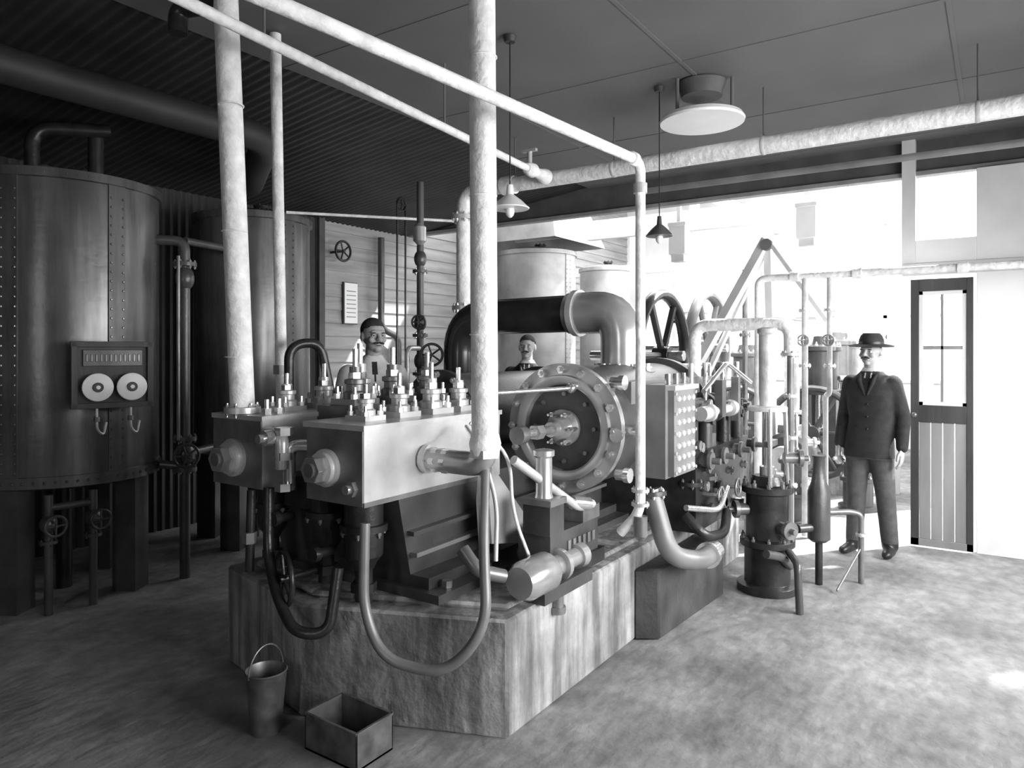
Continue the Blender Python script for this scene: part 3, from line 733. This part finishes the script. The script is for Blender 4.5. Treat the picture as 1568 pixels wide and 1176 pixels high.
def person(name,pos,head,H,coat=COAT,trou=TROU,hat=True,headturn=0,moust=True,beard=False,lean=0.0):
    s=H/1.76
    t=M('tmp'); k=lean
    loft(t,[(.78,-k*.3,.0,.19,.135),(.84,-k*.3,.0,.188,.135),(.95,-k*.2,0,.176,.125),(1.08,0,.0,.166,.116),(1.2,0,0,.178,.122),(1.32,0,0,.188,.125),(1.385,0,.004,.176,.112),(1.43,0,.008,.138,.092),(1.475,0,.006,.085,.068),(1.52,0,.0,.058,.060)],coat)
    for sx in(-1,1):
        fy=-.05*(1 if lean else .6) if sx<0 else .03
        hx=sx*.088-k*.3
        limb(t,[(hx,0,.86),(sx*.108+(.01 if sx<0 else 0),-.02+fy*.6,.48),(sx*.125,.02+fy,.075)],[.098,.074,.064],trou)
        t.ball((sx*.13,.03+fy,.055),(.043,.06,.055),COAT); t.ball((sx*.142,-.055+fy,.04),(.045,.11,.04),COAT); t.ball((sx*.15,-.12+fy,.034),(.043,.06,.034),COAT)
        limb(t,[(sx*.160,.008,1.385),(sx*.225,.04,1.12),(sx*.240,-.03,.885)],[.070,.058,.045],coat)
    vs,fs=bake(t,.012,5)
    RZ=Matrix.Rotation(head,3,'Z'); P0=V(pos)
    T=lambda q:P0+RZ@(V(q)*s)
    o=M(name)
    groups={}
    for f in fs:
        c=sum((vs[i] for i in f),V((0,0,0)))/len(f)
        mt=coat
        arm=abs(c.x)>.198
        if c.z<.105: mt=BLACK
        elif c.z<.79 and not arm: mt=trou
        elif c.z<.60: mt=trou
        elif c.y<-.03 and abs(c.x)<(c.z-1.34)*.26 and c.z>1.34 and c.z<1.475: mt=SHIRT if abs(c.x)>.014 else COAT
        elif c.z>1.482 and abs(c.x)<.1: mt=SHIRT
        groups.setdefault(mt,[]).append(f)
    base=len(o.v); o.v+=[tuple(T((q.x,q.y,max(q.z,.0)))) for q in vs]
    for mt,fl in groups.items():
        kk=o.mid(mt)
        for f in fl: o.f.append(tuple(i+base for i in f)); o.mi.append(kk)
    if coat is COAT:
        for sx in(-1,1):
            limb(o,[T((sx*.012,-.122,1.30)),T((sx*.05,-.112,1.40)),T((sx*.062,-.075,1.455))],[.010*s,.016*s,.010*s],coat)
        for z in(1.02,1.12,1.22): o.ball(T((.012,-.124,z)),.009*s,BLACK,8)
    for sx in(-1,1):
        w=V((sx*.240,-.032,.885)); h=M('h')
        limb(h,[w+V((0,0,.03)),w+V((0,-.003,-.02))],[.028,.024],SKIN)
        h.ball(w+V((0,-.008,-.055)),(.016,.040,.050),SKIN)
        for i,(yo,ln) in enumerate(((-.036,.075),(-.016,.085),(.004,.080),(.022,.062))):
            r0=w+V((0,yo,-.085)); a=r0+V((-sx*.004,-.003,-ln*.45)); b=a+V((-sx*.012,-.004,-ln*.32)); c=b+V((-sx*.016,-.002,-ln*.2))
            limb(h,[r0,a,b,c],[.0098,.009,.008,.007],SKIN)
        limb(h,[w+V((-sx*.004,-.032,-.035)),w+V((-sx*.012,-.062,-.065)),w+V((-sx*.016,-.068,-.098))],[.013,.011,.009],SKIN)
        h2,hf=bake(h,.0045,2)
        o.add([T(q) for q in h2],hf,SKIN)
    t=M('tmp')
    t.ball((0,.012,1.668),(.076,.094,.092),SKIN,24); t.ball((0,-.025,1.605),(.058,.062,.066),SKIN,20)
    t.ball((0,-.062,1.562),(.026,.026,.02),SKIN); t.ball((0,-.074,1.675),(.052,.018,.014),SKIN); 
    limb(t,[(0,-.082,1.672),(0,-.100,1.640),(0,-.108,1.628)],[.009,.012,.014],SKIN)
    for sx in(-1,1):
        t.ball((sx*.038,-.066,1.625),(.024,.02,.022),SKIN); t.ball((sx*.078,.012,1.645),(.010,.020,.032),SKIN)
        t.ball((sx*.012,-.098,1.624),(.009,.010,.008),SKIN)
    t.ball((0,-.083,1.590),(.024,.010,.009),SKIN)
    limb(t,[(0,.01,1.47),(0,.0,1.60)],[.056,.052],SKIN)
    hv,hf=bake(t,.005,3)
    RH=Matrix.Rotation(headturn,3,'Z')
    TH=lambda q:T(RH@V((q[0],q[1]-.012,q[2]-.012)))
    g={}
    for f in hf:
        c=sum((hv[i] for i in f),V((0,0,0)))/len(f)
        mt=SKIN
        if (c.z>1.715) or (c.y>.0 and c.z>1.60 and abs(c.x)<.074 and not(c.y<.03 and c.z<1.66)) : mt=HAIR
        if beard and c.z<1.607 and c.y<-.02 and c.z>1.54: mt=HAIR
        g.setdefault(mt,[]).append(f)
    base=len(o.v); o.v+=[tuple(TH(q)) for q in hv]
    for mt,fl in g.items():
        kk=o.mid(mt)
        for f in fl: o.f.append(tuple(i+base for i in f)); o.mi.append(kk)
    for sx in(-1,1):
        o.ball(TH((sx*.031,-.0715,1.652)),.0115*s,EYE,12); o.ball(TH((sx*.031,-.0805,1.652)),.0055*s,BLACK,10)
        o.ball(TH((sx*.032,-.086,1.670)),(.018*s,.006*s,.004*s),HAIR,10,RZ@RH)
        o.ball(TH((sx*.031,-.0755,1.658)),(.015*s,.012*s,.005*s),SKIN,10,RZ@RH)
    o.ball(TH((0,-.090,1.588)),(.020*s,.005*s,.003*s),COAT,10,RZ@RH)
    if moust:
        for sx in(-1,1): o.ball(TH((sx*.017,-.096,1.604)),(.022*s,.010*s,.008*s),HAIR,12,RZ@RH@Matrix.Rotation(sx*.25,3,'Y'))
    if hat:
        q=TH((0,.008,1.708)); up=RZ@RH@V((.04,-.04,1))
        o.lathe(q,up,[(.0,.09*s),(-.012*s,.165*s),(-.006*s,.170*s),(.004*s,.13*s),(.010*s,.093*s),(.04*s,.092*s),(.075*s,.080*s),(.095*s,.062*s),(.085*s,.03*s),(.078*s,.01*s)],FELT,36)
        o.lathe(q,up,[(.010*s,.0955*s),(.030*s,.0945*s)],BLACK,36)
    else:
        t=M('hr'); t.ball((0,.024,1.692),(.080,.094,.084),HAIR,20); hv2,hf2=bake(t,.008,1)
        keep=[f for f in hf2 if (lambda c:(c.z>1.70 or c.y>.03) and c.z>1.64)(sum((hv2[i] for i in f),V((0,0,0)))/len(f))]
        o.add([TH(q) for q in hv2],keep,HAIR)
    return o.build(0,60)
rad=math.radians
person('man_in_hat',(6.40,.85,0),rad(-102),1.74,hat=True,headturn=rad(-6),lean=.06)
person('man_engineer',(3.60,3.62,0),rad(-38),1.86,coat=SHIRT,hat=False,headturn=rad(14))
person('man_attendant',(5.95,3.86,0),rad(-62),1.79,hat=False,headturn=rad(-5))

# ---------------------------------------------------------------- light
w=bpy.data.worlds.new('world'); sc.world=w; w.use_nodes=True
bg=w.node_tree.nodes['Background']; bg.inputs[0].default_value=(1,1,1,1); bg.inputs[1].default_value=3.0
sd=bpy.data.lights.new('sun','SUN'); sd.energy=17; sd.angle=rad(1.5); so=bpy.data.objects.new('sun',sd); sc.collection.objects.link(so)
so.rotation_euler=(-V((.66,-.5,.85))).to_track_quat('-Z','Y').to_euler(); so.location=(8,-6,8)
def area(n,loc,tgt,sx,sy,p,spread=180):
    a=bpy.data.lights.new(n,'AREA'); a.shape='RECTANGLE'; a.size=sx;a.size_y=sy;a.energy=p; a.spread=rad(spread)
    o=bpy.data.objects.new(n,a); sc.collection.objects.link(o); o.location=loc
    o.rotation_euler=(V(tgt)-V(loc)).to_track_quat('-Z','Y').to_euler()
area('window_light_right',(3.0,-1.9,1.5),(3.9,2,.9),3.0,1.2,100,130)
area('fill_light_right_far',(5.5,-1.9,1.9),(5.4,1.0,.0),1.8,1.3,120,115)  # added fill beside solid wall, brightens the floor near the door
area('fill_light_rear',(-2.6,1.0,2.0),(3,3.8,1.3),.4,1.9,22)  # added strip fill behind the camera, no window in that wall
area('skylight_far_bay',(9.8,3.0,4.4),(9.4,3.0,0),4,3,330)

cd=bpy.data.cameras.new('camera'); cam=bpy.data.objects.new('camera',cd); sc.collection.objects.link(cam)
cd.sensor_width=36; cd.lens=25.2; cd.shift_y=-.0325; cd.clip_start=.05
cam.location=(0,0,1.63); cam.rotation_euler=V((.827,.562,0)).to_track_quat('-Z','Y').to_euler()
sc.camera=cam
